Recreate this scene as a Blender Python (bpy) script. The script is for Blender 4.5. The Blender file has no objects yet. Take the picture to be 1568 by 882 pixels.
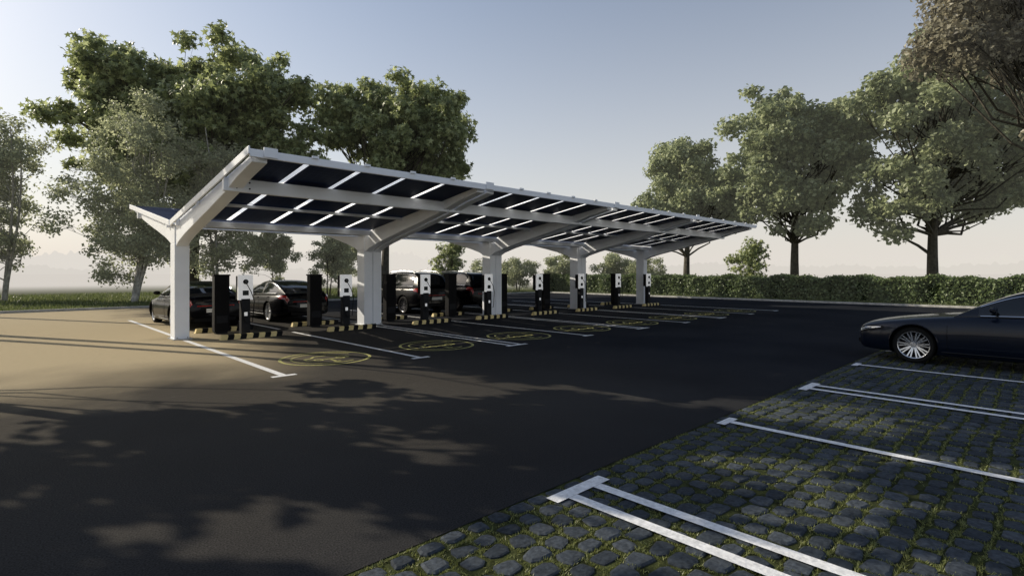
import bpy, math, random
import numpy as np
from mathutils import Vector, Matrix
rng = np.random.default_rng(7)
random.seed(7)
scene = bpy.context.scene
COL = scene.collection

# ------------------------------------------------------------------ materials
def new_mat(name):
    m = bpy.data.materials.new(name); m.use_nodes = True
    nt = m.node_tree
    for n in list(nt.nodes): nt.nodes.remove(n)
    out = nt.nodes.new('ShaderNodeOutputMaterial')
    return m, nt, out

def simple(name, col, rough=0.5, metal=0.0, var=0.12, nscale=6.0, bump=0.0, bscale=40.0, coat=0.0, spec=0.5, emit=0.0):
    m, nt, out = new_mat(name)
    b = nt.nodes.new('ShaderNodeBsdfPrincipled')
    b.inputs['Roughness'].default_value = rough
    b.inputs['Metallic'].default_value = metal
    b.inputs['Specular IOR Level'].default_value = spec
    if emit: b.inputs['Emission Color'].default_value = (1, 1, 1, 1); b.inputs['Emission Strength'].default_value = emit
    if coat: b.inputs['Coat Weight'].default_value = coat; b.inputs['Coat Roughness'].default_value = 0.04
    tc = nt.nodes.new('ShaderNodeTexCoord')
    no = nt.nodes.new('ShaderNodeTexNoise'); no.inputs['Scale'].default_value = nscale; no.inputs['Detail'].default_value = 6
    nt.links.new(tc.outputs['Object'], no.inputs['Vector'])
    mr = nt.nodes.new('ShaderNodeMapRange')
    mr.inputs['From Min'].default_value = 0.3; mr.inputs['From Max'].default_value = 0.7
    mr.inputs['To Min'].default_value = 1 - var; mr.inputs['To Max'].default_value = 1 + var * 0.5
    nt.links.new(no.outputs['Fac'], mr.inputs['Value'])
    mx = nt.nodes.new('ShaderNodeVectorMath'); mx.operation = 'SCALE'
    mx.inputs[0].default_value = col[:3]
    nt.links.new(mr.outputs['Result'], mx.inputs['Scale'])
    nt.links.new(mx.outputs['Vector'], b.inputs['Base Color'])
    if bump:
        n2 = nt.nodes.new('ShaderNodeTexNoise'); n2.inputs['Scale'].default_value = bscale; n2.inputs['Detail'].default_value = 8
        nt.links.new(tc.outputs['Object'], n2.inputs['Vector'])
        bp = nt.nodes.new('ShaderNodeBump'); bp.inputs['Strength'].default_value = bump; bp.inputs['Distance'].default_value = 0.02
        nt.links.new(n2.outputs['Fac'], bp.inputs['Height']); nt.links.new(bp.outputs['Normal'], b.inputs['Normal'])
    nt.links.new(b.outputs['BSDF'], out.inputs['Surface'])
    return m

def foliage(name, c_dark, c_mid, c_light, transl=0.35, mist_glow=0.0):
    m, nt, out = new_mat(name)
    g = nt.nodes.new('ShaderNodeNewGeometry')
    cr = nt.nodes.new('ShaderNodeValToRGB')
    e = cr.color_ramp.elements
    e[0].color = (*c_dark, 1); e[1].color = (*c_light, 1); e[1].position = 1.0
    k = e.new(0.55); k.color = (*c_mid, 1)
    nt.links.new(g.outputs['Random Per Island'], cr.inputs['Fac'])
    b = nt.nodes.new('ShaderNodeBsdfPrincipled'); b.inputs['Roughness'].default_value = 0.45
    b.inputs['Specular IOR Level'].default_value = 0.5
    if mist_glow:
        b.inputs['Emission Color'].default_value = (0.68, 0.66, 0.62, 1); b.inputs['Emission Strength'].default_value = mist_glow  # slight leaf glow stands in for haze in the air
    nt.links.new(cr.outputs['Color'], b.inputs['Base Color'])
    t = nt.nodes.new('ShaderNodeBsdfTranslucent')
    hs = nt.nodes.new('ShaderNodeHueSaturation'); hs.inputs['Value'].default_value = 1.6; hs.inputs['Hue'].default_value = 0.49
    nt.links.new(cr.outputs['Color'], hs.inputs['Color']); nt.links.new(hs.outputs['Color'], t.inputs['Color'])
    mx = nt.nodes.new('ShaderNodeMixShader'); mx.inputs['Fac'].default_value = transl
    nt.links.new(b.outputs['BSDF'], mx.inputs[1]); nt.links.new(t.outputs['BSDF'], mx.inputs[2])
    nt.links.new(mx.outputs['Shader'], out.inputs['Surface'])
    return m

M = {}
M['white'] = simple('white_painted_steel', (0.86, 0.89, 0.94), 0.35, var=0.05, nscale=2)
M['steel'] = simple('galvanised_steel', (0.5, 0.51, 0.53), 0.4, 0.7)
M['line'] = simple('white_road_paint', (0.80, 0.80, 0.80), 0.6, var=0.25, nscale=30, bump=0.3)
M['yline'] = simple('yellow_green_road_paint', (0.40, 0.38, 0.12), 0.7, var=0.35, nscale=20, bump=0.3)
M['black'] = simple('black_plastic', (0.004, 0.004, 0.005), 0.6, spec=0.15)
M['dgrey'] = simple('dark_grey_metal', (0.010, 0.011, 0.014), 0.5, spec=0.2)
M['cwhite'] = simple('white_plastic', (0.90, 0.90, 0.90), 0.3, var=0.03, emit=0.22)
M['yellow'] = simple('yellow_rubber', (0.72, 0.58, 0.26), 0.6)
M['screen'] = simple('screen_glass', (0.02, 0.025, 0.03), 0.1)
M['kerb'] = simple('concrete', (0.45, 0.44, 0.41), 0.85, var=0.3, nscale=4, bump=0.3)
M['bark'] = simple('bark', (0.09, 0.08, 0.06), 0.9, var=0.5, nscale=5, bump=0.6, bscale=14)
M['birchbark'] = simple('birch_bark', (0.45, 0.43, 0.38), 0.8, var=0.5, nscale=5)
M['tyre'] = simple('tyre_rubber', (0.010, 0.010, 0.010), 0.8, spec=0.2)
M['rim'] = simple('alloy_rim', (0.72, 0.73, 0.75), 0.25, 0.85, var=0.03)
M['darkrim'] = simple('dark_alloy_rim', (0.10, 0.10, 0.11), 0.3, 0.8)
M['chrome'] = simple('chrome', (0.8, 0.8, 0.82), 0.12, 1.0, var=0.02)
M['carglass'] = simple('car_glass', (0.006, 0.008, 0.010), 0.03, spec=0.6, var=0.02)
M['paint_blue'] = simple('dark_blue_car_paint', (0.003, 0.006, 0.015), 0.3, 0.0, var=0.03, coat=0.4, spec=0.2)
M['paint_black'] = simple('black_car_paint', (0.002, 0.002, 0.003), 0.25, 0.0, var=0.03, coat=0.2, spec=0.12)
M['lamp'] = simple('headlamp_lens', (0.45, 0.47, 0.5), 0.08, 0.6, coat=1.0)
M['tail'] = simple('tail_lamp_lens', (0.30, 0.015, 0.01), 0.15, coat=1.0)
M['plate'] = simple('number_plate', (0.7, 0.7, 0.68), 0.5)
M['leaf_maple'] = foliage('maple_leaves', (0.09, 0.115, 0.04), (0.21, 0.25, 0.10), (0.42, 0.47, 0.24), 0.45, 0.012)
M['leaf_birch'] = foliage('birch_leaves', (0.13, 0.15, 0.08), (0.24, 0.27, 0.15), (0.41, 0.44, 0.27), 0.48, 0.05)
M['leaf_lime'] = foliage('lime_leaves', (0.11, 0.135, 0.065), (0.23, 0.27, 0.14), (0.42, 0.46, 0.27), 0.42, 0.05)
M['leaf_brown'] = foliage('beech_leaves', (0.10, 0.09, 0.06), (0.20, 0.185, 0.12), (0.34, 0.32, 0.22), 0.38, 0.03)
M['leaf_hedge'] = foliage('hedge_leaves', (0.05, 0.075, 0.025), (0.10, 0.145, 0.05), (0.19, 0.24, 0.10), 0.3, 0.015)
M['hedgecore'] = simple('hedge_core', (0.02, 0.03, 0.012), 1.0, spec=0)
M['grassblade'] = foliage('grass_blades', (0.06, 0.08, 0.025), (0.09, 0.12, 0.04), (0.16, 0.18, 0.08), 0.35)
M['jointgrass'] = foliage('joint_grass_blades', (0.09, 0.11, 0.03), (0.16, 0.18, 0.05), (0.27, 0.29, 0.11), 0.3)

def maprange(nt, sock, a, b, c=0.0, d=1.0, smooth=True):
    n = nt.nodes.new('ShaderNodeMapRange'); n.inputs['From Min'].default_value = a; n.inputs['From Max'].default_value = b
    n.inputs['To Min'].default_value = c; n.inputs['To Max'].default_value = d
    if smooth: n.interpolation_type = 'SMOOTHSTEP'
    nt.links.new(sock, n.inputs['Value']); return n.outputs['Result']
def mth(nt, op, a, b):
    n = nt.nodes.new('ShaderNodeMath'); n.operation = op
    for i, x in enumerate((a, b)):
        if isinstance(x, (int, float)): n.inputs[i].default_value = x
        else: nt.links.new(x, n.inputs[i])
    return n.outputs[0]

def glow_strip_mat():
    m, nt, out = new_mat('glowing_gap_strip')
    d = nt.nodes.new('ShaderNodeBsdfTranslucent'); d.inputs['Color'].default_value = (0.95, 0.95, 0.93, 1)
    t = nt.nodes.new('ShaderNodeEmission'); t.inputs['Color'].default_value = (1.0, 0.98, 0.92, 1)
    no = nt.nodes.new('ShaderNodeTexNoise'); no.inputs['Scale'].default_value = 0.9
    nt.links.new(maprange(nt, no.outputs['Fac'], 0.35, 0.65, 0.05, 0.75), t.inputs['Strength'])  # added emission: strips glow in place of sky showing through panel gaps
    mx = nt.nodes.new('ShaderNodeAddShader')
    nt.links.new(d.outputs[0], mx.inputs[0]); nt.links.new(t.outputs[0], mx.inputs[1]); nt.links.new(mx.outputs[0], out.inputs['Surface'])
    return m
M['gap_glow'] = glow_strip_mat()

def asphalt():
    m, nt, out = new_mat('asphalt')
    b = nt.nodes.new('ShaderNodeBsdfPrincipled'); b.inputs['Roughness'].default_value = 0.95
    b.inputs['Specular IOR Level'].default_value = 0.02
    tc = nt.nodes.new('ShaderNodeTexCoord')
    n1 = nt.nodes.new('ShaderNodeTexNoise'); n1.inputs['Scale'].default_value = 0.35; n1.inputs['Detail'].default_value = 7
    n2 = nt.nodes.new('ShaderNodeTexNoise'); n2.inputs['Scale'].default_value = 90; n2.inputs['Detail'].default_value = 3
    v = nt.nodes.new('ShaderNodeTexVoronoi'); v.inputs['Scale'].default_value = 9
    for n in (n1, n2, v): nt.links.new(tc.outputs['Object'], n.inputs['Vector'])
    cr = nt.nodes.new('ShaderNodeValToRGB'); e = cr.color_ramp.elements
    e[0].position = 0.3; e[0].color = (0.015, 0.017, 0.022, 1); e[1].position = 0.7; e[1].color = (0.028, 0.030, 0.035, 1)
    nt.links.new(n1.outputs['Fac'], cr.inputs['Fac'])
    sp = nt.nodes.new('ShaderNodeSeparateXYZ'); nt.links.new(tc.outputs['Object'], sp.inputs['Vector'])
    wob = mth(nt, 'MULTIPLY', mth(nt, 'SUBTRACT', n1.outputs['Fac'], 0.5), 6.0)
    mk = mth(nt, 'MULTIPLY', maprange(nt, mth(nt, 'ADD', sp.outputs['Y'], wob), 7.5, 13.0), maprange(nt, mth(nt, 'ADD', sp.outputs['X'], wob), 6.0, 3.0))  # pale sandy tone, also painted in to brighten the sunlit ground at left
    mk2 = mth(nt, 'MULTIPLY', maprange(nt, sp.outputs['Y'], 0.0, 7.0), maprange(nt, sp.outputs['X'], 12.0, 3.0, 0.0, 0.10))  # faint pale tint painted in so foreground sun dapples read brighter
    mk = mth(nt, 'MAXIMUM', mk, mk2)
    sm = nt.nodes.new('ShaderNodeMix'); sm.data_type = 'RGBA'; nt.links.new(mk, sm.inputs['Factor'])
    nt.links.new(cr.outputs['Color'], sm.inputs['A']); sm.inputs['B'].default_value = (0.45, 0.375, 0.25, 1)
    cr2 = nt.nodes.new('ShaderNodeValToRGB'); e = cr2.color_ramp.elements
    e[0].position = 0.35; e[0].color = (0.6, 0.6, 0.6, 1); e[1].position = 0.7; e[1].color = (1.35, 1.35, 1.35, 1)
    nt.links.new(n2.outputs['Fac'], cr2.inputs['Fac'])
    mx = nt.nodes.new('ShaderNodeMix'); mx.data_type = 'RGBA'; mx.blend_type = 'MULTIPLY'; mx.inputs['Factor'].default_value = 1
    nt.links.new(sm.outputs['Result'], mx.inputs['A']); nt.links.new(cr2.outputs['Color'], mx.inputs['B'])
    nt.links.new(mx.outputs['Result'], b.inputs['Base Color'])
    bp = nt.nodes.new('ShaderNodeBump'); bp.inputs['Strength'].default_value = 0.35; bp.inputs['Distance'].default_value = 0.01
    nt.links.new(mth(nt, 'ADD', n2.outputs['Fac'], v.outputs['Distance']), bp.inputs['Height']); nt.links.new(bp.outputs['Normal'], b.inputs['Normal'])
    nt.links.new(b.outputs['BSDF'], out.inputs['Surface'])
    return m
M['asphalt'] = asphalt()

def stone():
    m, nt, out = new_mat('paving_stone')
    g = nt.nodes.new('ShaderNodeNewGeometry')
    cr = nt.nodes.new('ShaderNodeValToRGB'); e = cr.color_ramp.elements
    e[0].color = (0.026, 0.034, 0.044, 1); e[1].color = (0.066, 0.078, 0.093, 1)
    nt.links.new(g.outputs['Random Per Island'], cr.inputs['Fac'])
    tc = nt.nodes.new('ShaderNodeTexCoord')
    n = nt.nodes.new('ShaderNodeTexNoise'); n.inputs['Scale'].default_value = 35; n.inputs['Detail'].default_value = 8
    nt.links.new(tc.outputs['Object'], n.inputs['Vector'])
    cr2 = nt.nodes.new('ShaderNodeValToRGB'); e = cr2.color_ramp.elements
    e[0].position = 0.3; e[0].color = (0.5, 0.5, 0.5, 1); e[1].position = 0.7; e[1].color = (1.2, 1.2, 1.2, 1)
    nt.links.new(n.outputs['Fac'], cr2.inputs['Fac'])
    mx = nt.nodes.new('ShaderNodeMix'); mx.data_type = 'RGBA'; mx.blend_type = 'MULTIPLY'; mx.inputs['Factor'].default_value = 1
    nt.links.new(cr.outputs['Color'], mx.inputs['A']); nt.links.new(cr2.outputs['Color'], mx.inputs['B'])
    b = nt.nodes.new('ShaderNodeBsdfPrincipled'); b.inputs['Roughness'].default_value = 0.8; b.inputs['Specular IOR Level'].default_value = 0.2
    nt.links.new(mx.outputs['Result'], b.inputs['Base Color'])
    bp = nt.nodes.new('ShaderNodeBump'); bp.inputs['Strength'].default_value = 0.6; bp.inputs['Distance'].default_value = 0.01
    nt.links.new(n.outputs['Fac'], bp.inputs['Height']); nt.links.new(bp.outputs['Normal'], b.inputs['Normal'])
    nt.links.new(b.outputs['BSDF'], out.inputs['Surface'])
    return m
M['stone'] = stone()
M['moss'] = simple('mossy_joint_soil', (0.05, 0.058, 0.02), 1.0, var=0.8, nscale=8, bump=0.6, spec=0.1)

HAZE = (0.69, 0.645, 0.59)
def ground_mat():
    m, nt, out = new_mat('grass_field')
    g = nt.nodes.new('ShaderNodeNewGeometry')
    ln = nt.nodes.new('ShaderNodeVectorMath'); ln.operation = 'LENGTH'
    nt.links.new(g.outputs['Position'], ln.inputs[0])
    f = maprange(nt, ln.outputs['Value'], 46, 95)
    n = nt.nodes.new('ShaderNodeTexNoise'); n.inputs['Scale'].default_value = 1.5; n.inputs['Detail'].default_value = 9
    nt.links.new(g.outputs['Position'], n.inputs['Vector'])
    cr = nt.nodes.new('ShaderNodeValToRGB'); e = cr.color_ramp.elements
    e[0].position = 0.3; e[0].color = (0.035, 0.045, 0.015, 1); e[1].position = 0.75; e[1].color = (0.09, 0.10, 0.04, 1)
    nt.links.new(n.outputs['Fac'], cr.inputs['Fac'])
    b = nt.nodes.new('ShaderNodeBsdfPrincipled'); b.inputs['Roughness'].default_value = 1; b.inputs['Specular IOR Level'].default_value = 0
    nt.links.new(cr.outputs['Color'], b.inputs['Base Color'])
    em = nt.nodes.new('ShaderNodeEmission'); em.inputs['Color'].default_value = (*HAZE, 1); em.inputs['Strength'].default_value = 0.98  # far field fades into haze painted as a glow
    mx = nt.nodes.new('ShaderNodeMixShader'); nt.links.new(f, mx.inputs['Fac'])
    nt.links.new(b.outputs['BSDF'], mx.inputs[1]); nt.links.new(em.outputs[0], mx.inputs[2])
    nt.links.new(mx.outputs[0], out.inputs['Surface'])
    return m
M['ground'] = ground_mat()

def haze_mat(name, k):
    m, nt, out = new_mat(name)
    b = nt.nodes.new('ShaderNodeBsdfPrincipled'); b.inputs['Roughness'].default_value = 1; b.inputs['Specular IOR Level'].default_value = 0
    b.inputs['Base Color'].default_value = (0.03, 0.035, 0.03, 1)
    b.inputs['Emission Color'].default_value = (*HAZE, 1); b.inputs['Emission Strength'].default_value = k  # distance haze put into the woodland's own emission
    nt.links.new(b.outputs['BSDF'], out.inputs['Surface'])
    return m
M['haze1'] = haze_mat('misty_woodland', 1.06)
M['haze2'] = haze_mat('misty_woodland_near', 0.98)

def pv():
    m, nt, out = new_mat('solar_panel')
    tc = nt.nodes.new('ShaderNodeTexCoord')
    sp = nt.nodes.new('ShaderNodeSeparateXYZ'); nt.links.new(tc.outputs['Object'], sp.inputs['Vector'])
    def grid(sock, period, w):
        d = mth(nt, 'DIVIDE', sock, period); f = mth(nt, 'FRACT', d, 0); return mth(nt, 'LESS_THAN', f, w)
    mk = mth(nt, 'MAXIMUM', grid(sp.outputs['X'], 0.16, 0.05), grid(sp.outputs['Y'], 0.16, 0.05))
    mx = nt.nodes.new('ShaderNodeMix'); mx.data_type = 'RGBA'; nt.links.new(mk, mx.inputs['Factor'])
    mx.inputs['A'].default_value = (0.005, 0.014, 0.055, 1); mx.inputs['B'].default_value = (0.025, 0.045, 0.11, 1)
    b = nt.nodes.new('ShaderNodeBsdfPrincipled'); b.inputs['Roughness'].default_value = 0.4; b.inputs['Specular IOR Level'].default_value = 0.05
    nt.links.new(mx.outputs['Result'], b.inputs['Base Color']); nt.links.new(b.outputs['BSDF'], out.inputs['Surface'])
    return m
M['pv'] = pv()

# ------------------------------------------------------------------ mesh building
class MB:
    def __init__(s): s.v = []; s.f = []; s.m = []; s.mats = []
    def mi(s, key):
        if key not in s.mats: s.mats.append(key)
        return s.mats.index(key)
    def add(s, verts, faces, key):
        o = len(s.v); i = s.mi(key)
        s.v += [tuple(p) for p in verts]
        for f in faces: s.f.append(tuple(a + o for a in f)); s.m.append(i)
    def box(s, x0, x1, y0, y1, z0, z1, key, bev=0.0, mat=None):
        c = [(x0, y0, z0), (x1, y0, z0), (x1, y1, z0), (x0, y1, z0), (x0, y0, z1), (x1, y0, z1), (x1, y1, z1), (x0, y1, z1)]
        if mat is not None: c = [tuple(mat @ Vector(p)) for p in c]
        s.add(c, [(3, 2, 1, 0), (4, 5, 6, 7), (0, 1, 5, 4), (1, 2, 6, 5), (2, 3, 7, 6), (3, 0, 4, 7)], key)
    def prism_x(s, poly, x0, x1, key):
        n = len(poly)
        v = [(x0, p[0], p[1]) for p in poly] + [(x1, p[0], p[1]) for p in poly]
        f = [tuple(range(n)), tuple(range(2 * n - 1, n - 1, -1))]
        for i in range(n):
            j = (i + 1) % n; f.append((i, i + n, j + n, j))
        s.add(v, f, key)
    def tube(s, pts, rad, key, sides=6, cap=True):
        pts = [Vector(p) for p in pts]; n = len(pts); vs = []
        for i, p in enumerate(pts):
            t = (pts[min(i + 1, n - 1)] - pts[max(i - 1, 0)]).normalized()
            a = t.cross(Vector((0, 0, 1)) if abs(t.z) < 0.9 else Vector((1, 0, 0))).normalized(); b = t.cross(a)
            r = rad[i] if hasattr(rad, '__len__') else rad
            for k in range(sides):
                an = 2 * math.pi * k / sides
                vs.append(p + a * (r * math.cos(an)) + b * (r * math.sin(an)))
        fs = []
        for i in range(n - 1):
            for k in range(sides):
                k2 = (k + 1) % sides
                fs.append((i * sides + k, i * sides + k2, (i + 1) * sides + k2, (i + 1) * sides + k))
        if cap: fs.append(tuple(range(sides))); fs.append(tuple(range((n - 1) * sides, n * sides)))
        s.add(vs, fs, key)
    def cyl(s, c, axis, r, h, key, sides=24):
        c = Vector(c); a = Vector(axis).normalized() * (h / 2)
        s.tube([c - a, c + a], r, key, sides)
    def obj(s, name, smooth=False, bevel=0.0, parent=None, angle=None):
        me = bpy.data.meshes.new(name); me.from_pydata(s.v, [], s.f)
        for k in s.mats: me.materials.append(M[k])
        me.polygons.foreach_set('material_index', s.m)
        me.update()
        import bmesh
        bm = bmesh.new(); bm.from_mesh(me); bmesh.ops.recalc_face_normals(bm, faces=bm.faces); bm.to_mesh(me); bm.free()
        if smooth: me.shade_smooth()
        ob = bpy.data.objects.new(name, me); COL.objects.link(ob)
        if bevel:
            b = ob.modifiers.new('bevel', 'BEVEL'); b.width = bevel; b.segments = 2; b.limit_method = 'ANGLE'
        if parent: ob.parent = parent
        return ob

def empty(name, loc=(0, 0, 0), rz=0.0):
    e = bpy.data.objects.new(name, None); e.location = loc; e.rotation_euler = (0, 0, rz); COL.objects.link(e); return e

def np_obj(name, parts, mats, smooth=False):
    V = np.concatenate([p[0] for p in parts]); off = 0
    li = []; ls = []; mi = []; tot = 0
    for v, f, m in parts:
        f = np.asarray(f, dtype=np.int64); k = f.shape[1]
        li.append((f + off).ravel()); ls.append(tot + np.arange(len(f)) * k); mi.append(np.full(len(f), m)); tot += f.size; off += len(v)
    li = np.concatenate(li); ls = np.concatenate(ls); mi = np.concatenate(mi)
    me = bpy.data.meshes.new(name)
    me.vertices.add(len(V)); me.vertices.foreach_set('co', V.astype(np.float32).ravel())
    me.loops.add(len(li)); me.loops.foreach_set('vertex_index', li.astype(np.int32))
    me.polygons.add(len(ls)); me.polygons.foreach_set('loop_start', ls.astype(np.int32))
    me.polygons.foreach_set('material_index', mi.astype(np.int32))
    for k in mats: me.materials.append(M[k])
    me.update(calc_edges=True); me.validate()
    if not smooth: me.shade_flat()
    ob = bpy.data.objects.new(name, me); COL.objects.link(ob); return ob

# ------------------------------------------------------------------ leaves & trees
def leaf_mesh(c, size, out, kind, rg):
    N = len(c)
    n = out * 0.7 + rg.normal(size=(N, 3)) * 0.75 + np.array([0, 0, 0.35])
    n /= np.linalg.norm(n, axis=1, keepdims=True) + 1e-9
    t = np.cross(n, rg.normal(size=(N, 3))); t /= np.linalg.norm(t, axis=1, keepdims=True) + 1e-9
    b = np.cross(n, t)
    s = size * rg.uniform(0.65, 1.25, size=(N, 1))
    if kind == 'maple':
        pts = [(0, 0, 0.10)]
        for i in range(10):
            a = math.pi * 2 * i / 10 + math.pi / 2
            r = (0.55 if i % 2 == 0 else 0.24)
            if i == 0: r = 0.62
            pts.append((r * math.cos(a), r * math.sin(a), -0.04 if i % 2 == 0 else 0.04))
        fc = [(0, 1 + i, 1 + (i + 1) % 10) for i in range(10)]
    else:
        w = 0.34
        pts = [(0, -0.5, 0), (w, 0, 0.09), (0, 0.5, 0), (-w, 0, 0.09)]
        fc = [(0, 1, 2), (0, 2, 3)]
    P = np.array(pts); K = len(P)
    V = c[:, None, :] + s[:, :, None] * (P[None, :, 0:1] * t[:, None, :] + P[None, :, 1:2] * b[:, None, :] + P[None, :, 2:3] * n[:, None, :])
    F = (np.arange(N)[:, None, None] * K + np.array(fc)[None]).reshape(-1, 3)
    return V.reshape(-1, 3), F

RV = np.array([0.719, -0.695, 0.0])
def tree(name, pos, lobes, leaf, nleaf, lsize, kind='quad', trunk_r=0.3, clump=1.2, nclump=100, bark='bark', seed=1, multi=1, trunk_top=0.62, limb_frac=0.7, shell=2.2):
    rg = np.random.default_rng(seed); random.seed(seed)
    pos = np.array([pos[0], pos[1], -0.03]); mb = MB()
    L = []
    for (off, depth, z, r, rz) in lobes:
        L.append((pos + RV * off + np.array([0.695, 0.719, 0]) * depth + np.array([0, 0, z]), r, rz))
    vol = np.array([r * r * rz for _, r, rz in L]) ** 0.8; vol /= vol.sum()
    cl = []
    for k in range(nclump):
        c, r, rz = L[rg.choice(len(L), p=vol)]
        d = rg.normal(size=3); d /= np.linalg.norm(d)
        q = rg.uniform() ** (1 / shell)
        q *= rg.uniform(0.86, 1.12)
        cl.append((c + d * q * np.array([r, r, rz]), d, clump * rg.uniform(0.6, 1.3)))
    top = max(c[2] + rz for c, r, rz in L); bot = min(c[2] - rz for c, r, rz in L)
    stems = []
    for sidx in range(multi):
        ang = rg.uniform(0, 6.28); spread = (0.0 if multi == 1 else rg.uniform(0.08, 0.22))
        H = top * trunk_top * (1 if multi == 1 else rg.uniform(0.9, 1.2))
        pts = []; rad = []; w = rg.normal(size=2) * 0.15
        for i in range(9):
            f = i / 8
            pts.append(pos + np.array([math.cos(ang) * spread * H * f + math.sin(f * 4 + w[0]) * 0.25 * f + (0 if multi == 1 else math.cos(ang) * 0.2), math.sin(ang) * spread * H * f + math.cos(f * 3.3) * 0.25 * f, H * f]))
            rad.append(trunk_r * (1.0 - 0.72 * f) * (1.35 if i == 0 else 1))
        mb.tube(pts, rad, bark, 9); stems.append((pts, rad))
    for (c, d, rc) in cl:
        if rg.uniform() > limb_frac: continue
        pts, rad = stems[rg.integers(len(stems))]
        hz = pos[2] + max(bot * 0.55, (c[2] - pos[2]) * rg.uniform(0.4, 0.72))
        zs = [p[2] for p in pts]; i = int(np.clip(np.searchsorted(zs, hz), 1, len(pts) - 1))
        a = pts[i]; r0 = rad[i] * rg.uniform(0.3, 0.5)
        v = c - a; mid = a + v * 0.45 + np.array([0, 0, -0.08 * np.linalg.norm(v)]) + rg.normal(size=3) * 0.3
        m2 = a + v * 0.75 + rg.normal(size=3) * 0.25
        mb.tube([a, (a + mid) / 2 + np.array([0, 0, 0.1]), mid, m2, c], [r0, r0 * 0.8, r0 * 0.6, r0 * 0.4, 0.012], bark, 5, cap=False)
        for q in range(2):
            e = c + rg.normal(size=3) * rc * 0.38
            mb.tube([m2, (m2 + e) / 2 + rg.normal(size=3) * 0.1, e], [r0 * 0.35, r0 * 0.22, 0.008], bark, 4, cap=False)
    per = np.array([rc ** 2 for _, _, rc in cl]); per = (per / per.sum() * nleaf).astype(int)
    C = []; O = []
    for (c, d, rc), k in zip(cl, per):
        dd = rg.normal(size=(k, 3)); dd /= np.linalg.norm(dd, axis=1, keepdims=True)
        rr = rg.uniform(size=(k, 1)) ** 0.6 * rc * rg.uniform(0.75, 1.15, size=(k, 1))
        C.append(c + dd * rr * np.array([1, 1, 0.75])); O.append(dd * 0.6 + d * 0.6)
    C = np.concatenate(C); O = np.concatenate(O)
    V, F = leaf_mesh(C, lsize, O, kind, rg)
    bv = np.array([tuple(p) for p in mb.v])
    quads = [f for f in mb.f if len(f) == 4]
    return np_obj(name, [(bv, np.array(quads), 0), (V, F, 1)], [bark, leaf])

tree('unseen_shade_tree', (9.6, 40.8), [(-4.8, 0, 11.6, 4.4, 4.6), (0.8, 0, 14.0, 3.9, 4.1), (4.8, 0, 12.8, 3.4, 4.0), (-0.5, 1, 8.8, 5.6, 4.2), (-4.6, -0.5, 14.4, 3.0, 3.0), (6.2, 0.5, 9.2, 3.2, 3.8), (1.5, 0, 11.5, 4.5, 4)],
     'leaf_maple', 52000, 0.42, 'maple', 0.38, 1.1, 310, seed=11)
tree('unseen_shade_tree', (19.9, 33.6), [(-1.8, 0, 12.8, 3.0, 3.0), (3.2, 0, 12.0, 3.4, 3.6), (0.8, 0, 10.4, 4.2, 3.4), (0.4, 0, 13.4, 2.6, 2.2)],
     'leaf_maple', 30000, 0.40, 'maple', 0.33, 1.0, 190, seed=12)
tree('lime_tree', (42.8, 22.7), [(-0.2, 0, 10.0, 3.2, 3.2), (1.8, 0, 7.6, 3.6, 3.2), (-1.6, 0, 7.2, 2.6, 2.6), (4.4, 0.5, 9.0, 2.6, 3)],
     'leaf_lime', 34000, 0.34, 'quad', 0.32, 1.05, 130, seed=13, shell=3)
tree('lime_tree', (45.1, 14.8), [(-1.1, 0, 13.2, 3.6, 3.6), (1.4, 0, 10.3, 4.2, 3.8), (-2.6, 0, 8.6, 2.8, 2.8), (3.6, 0, 12.4, 2.6, 2.8), (0, 0, 7, 3.5, 2.5)],
     'leaf_lime', 50000, 0.36, 'quad', 0.36, 1.1, 180, seed=14, shell=3)
tree('lime_tree', (46.6, 6.4), [(-1.5, 0, 12.2, 3.8, 4.0), (2.4, 0, 8.6, 4.2, 3.4), (-2.6, 0, 7.2, 3.0, 2.8), (3.6, 0, 13.2, 3.8, 3.8), (0.5, 0, 16.0, 2.6, 2.6), (6.0, 1, 10, 3.2, 4)],
     'leaf_lime', 58000, 0.36, 'quad', 0.38, 1.15, 210, seed=15, shell=3)
tree('beech_tree', (37.6, -0.2), [(-3.4, 0, 14.4, 3.4, 2.8), (0, 0, 12.4, 3.8, 3.2), (-5.6, 0, 13.2, 1.8, 1.8), (1.5, 0, 8.6, 2.8, 2.6), (-2, 0, 17.5, 4, 3)],
     'leaf_brown', 44000, 0.26, 'quad', 0.40, 1.0, 180, seed=16)
tree('birch_tree', (5.5, 36.5), [(-1.0, 0, 5.0, 2.8, 3.8), (0.6, 0, 8.6, 2.5, 2.8), (1.5, 0, 4.2, 2.2, 2.8)],
     'leaf_birch', 30000, 0.17, 'quad', 0.10, 0.75, 170, 'birchbark', seed=21, multi=4, trunk_top=0.8, limb_frac=0.5)
tree('birch_tree', (0.3, 43.0), [(-1.0, 0, 4.4, 2.6, 3.2), (0.0, 0, 8.2, 2.0, 2.8)],
     'leaf_birch', 26000, 0.17, 'quad', 0.10, 0.75, 150, 'birchbark', seed=22, multi=3, trunk_top=0.8, limb_frac=0.5)
tree('birch_tree', (10.2, 37.0), [(0.0, 0, 4.6, 2.6, 3.2), (0.5, 0, 8.0, 2.4, 2.8)],
     'leaf_birch', 24000, 0.17, 'quad', 0.09, 0.75, 140, 'birchbark', seed=23, multi=3, trunk_top=0.8, limb_frac=0.5)
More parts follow.
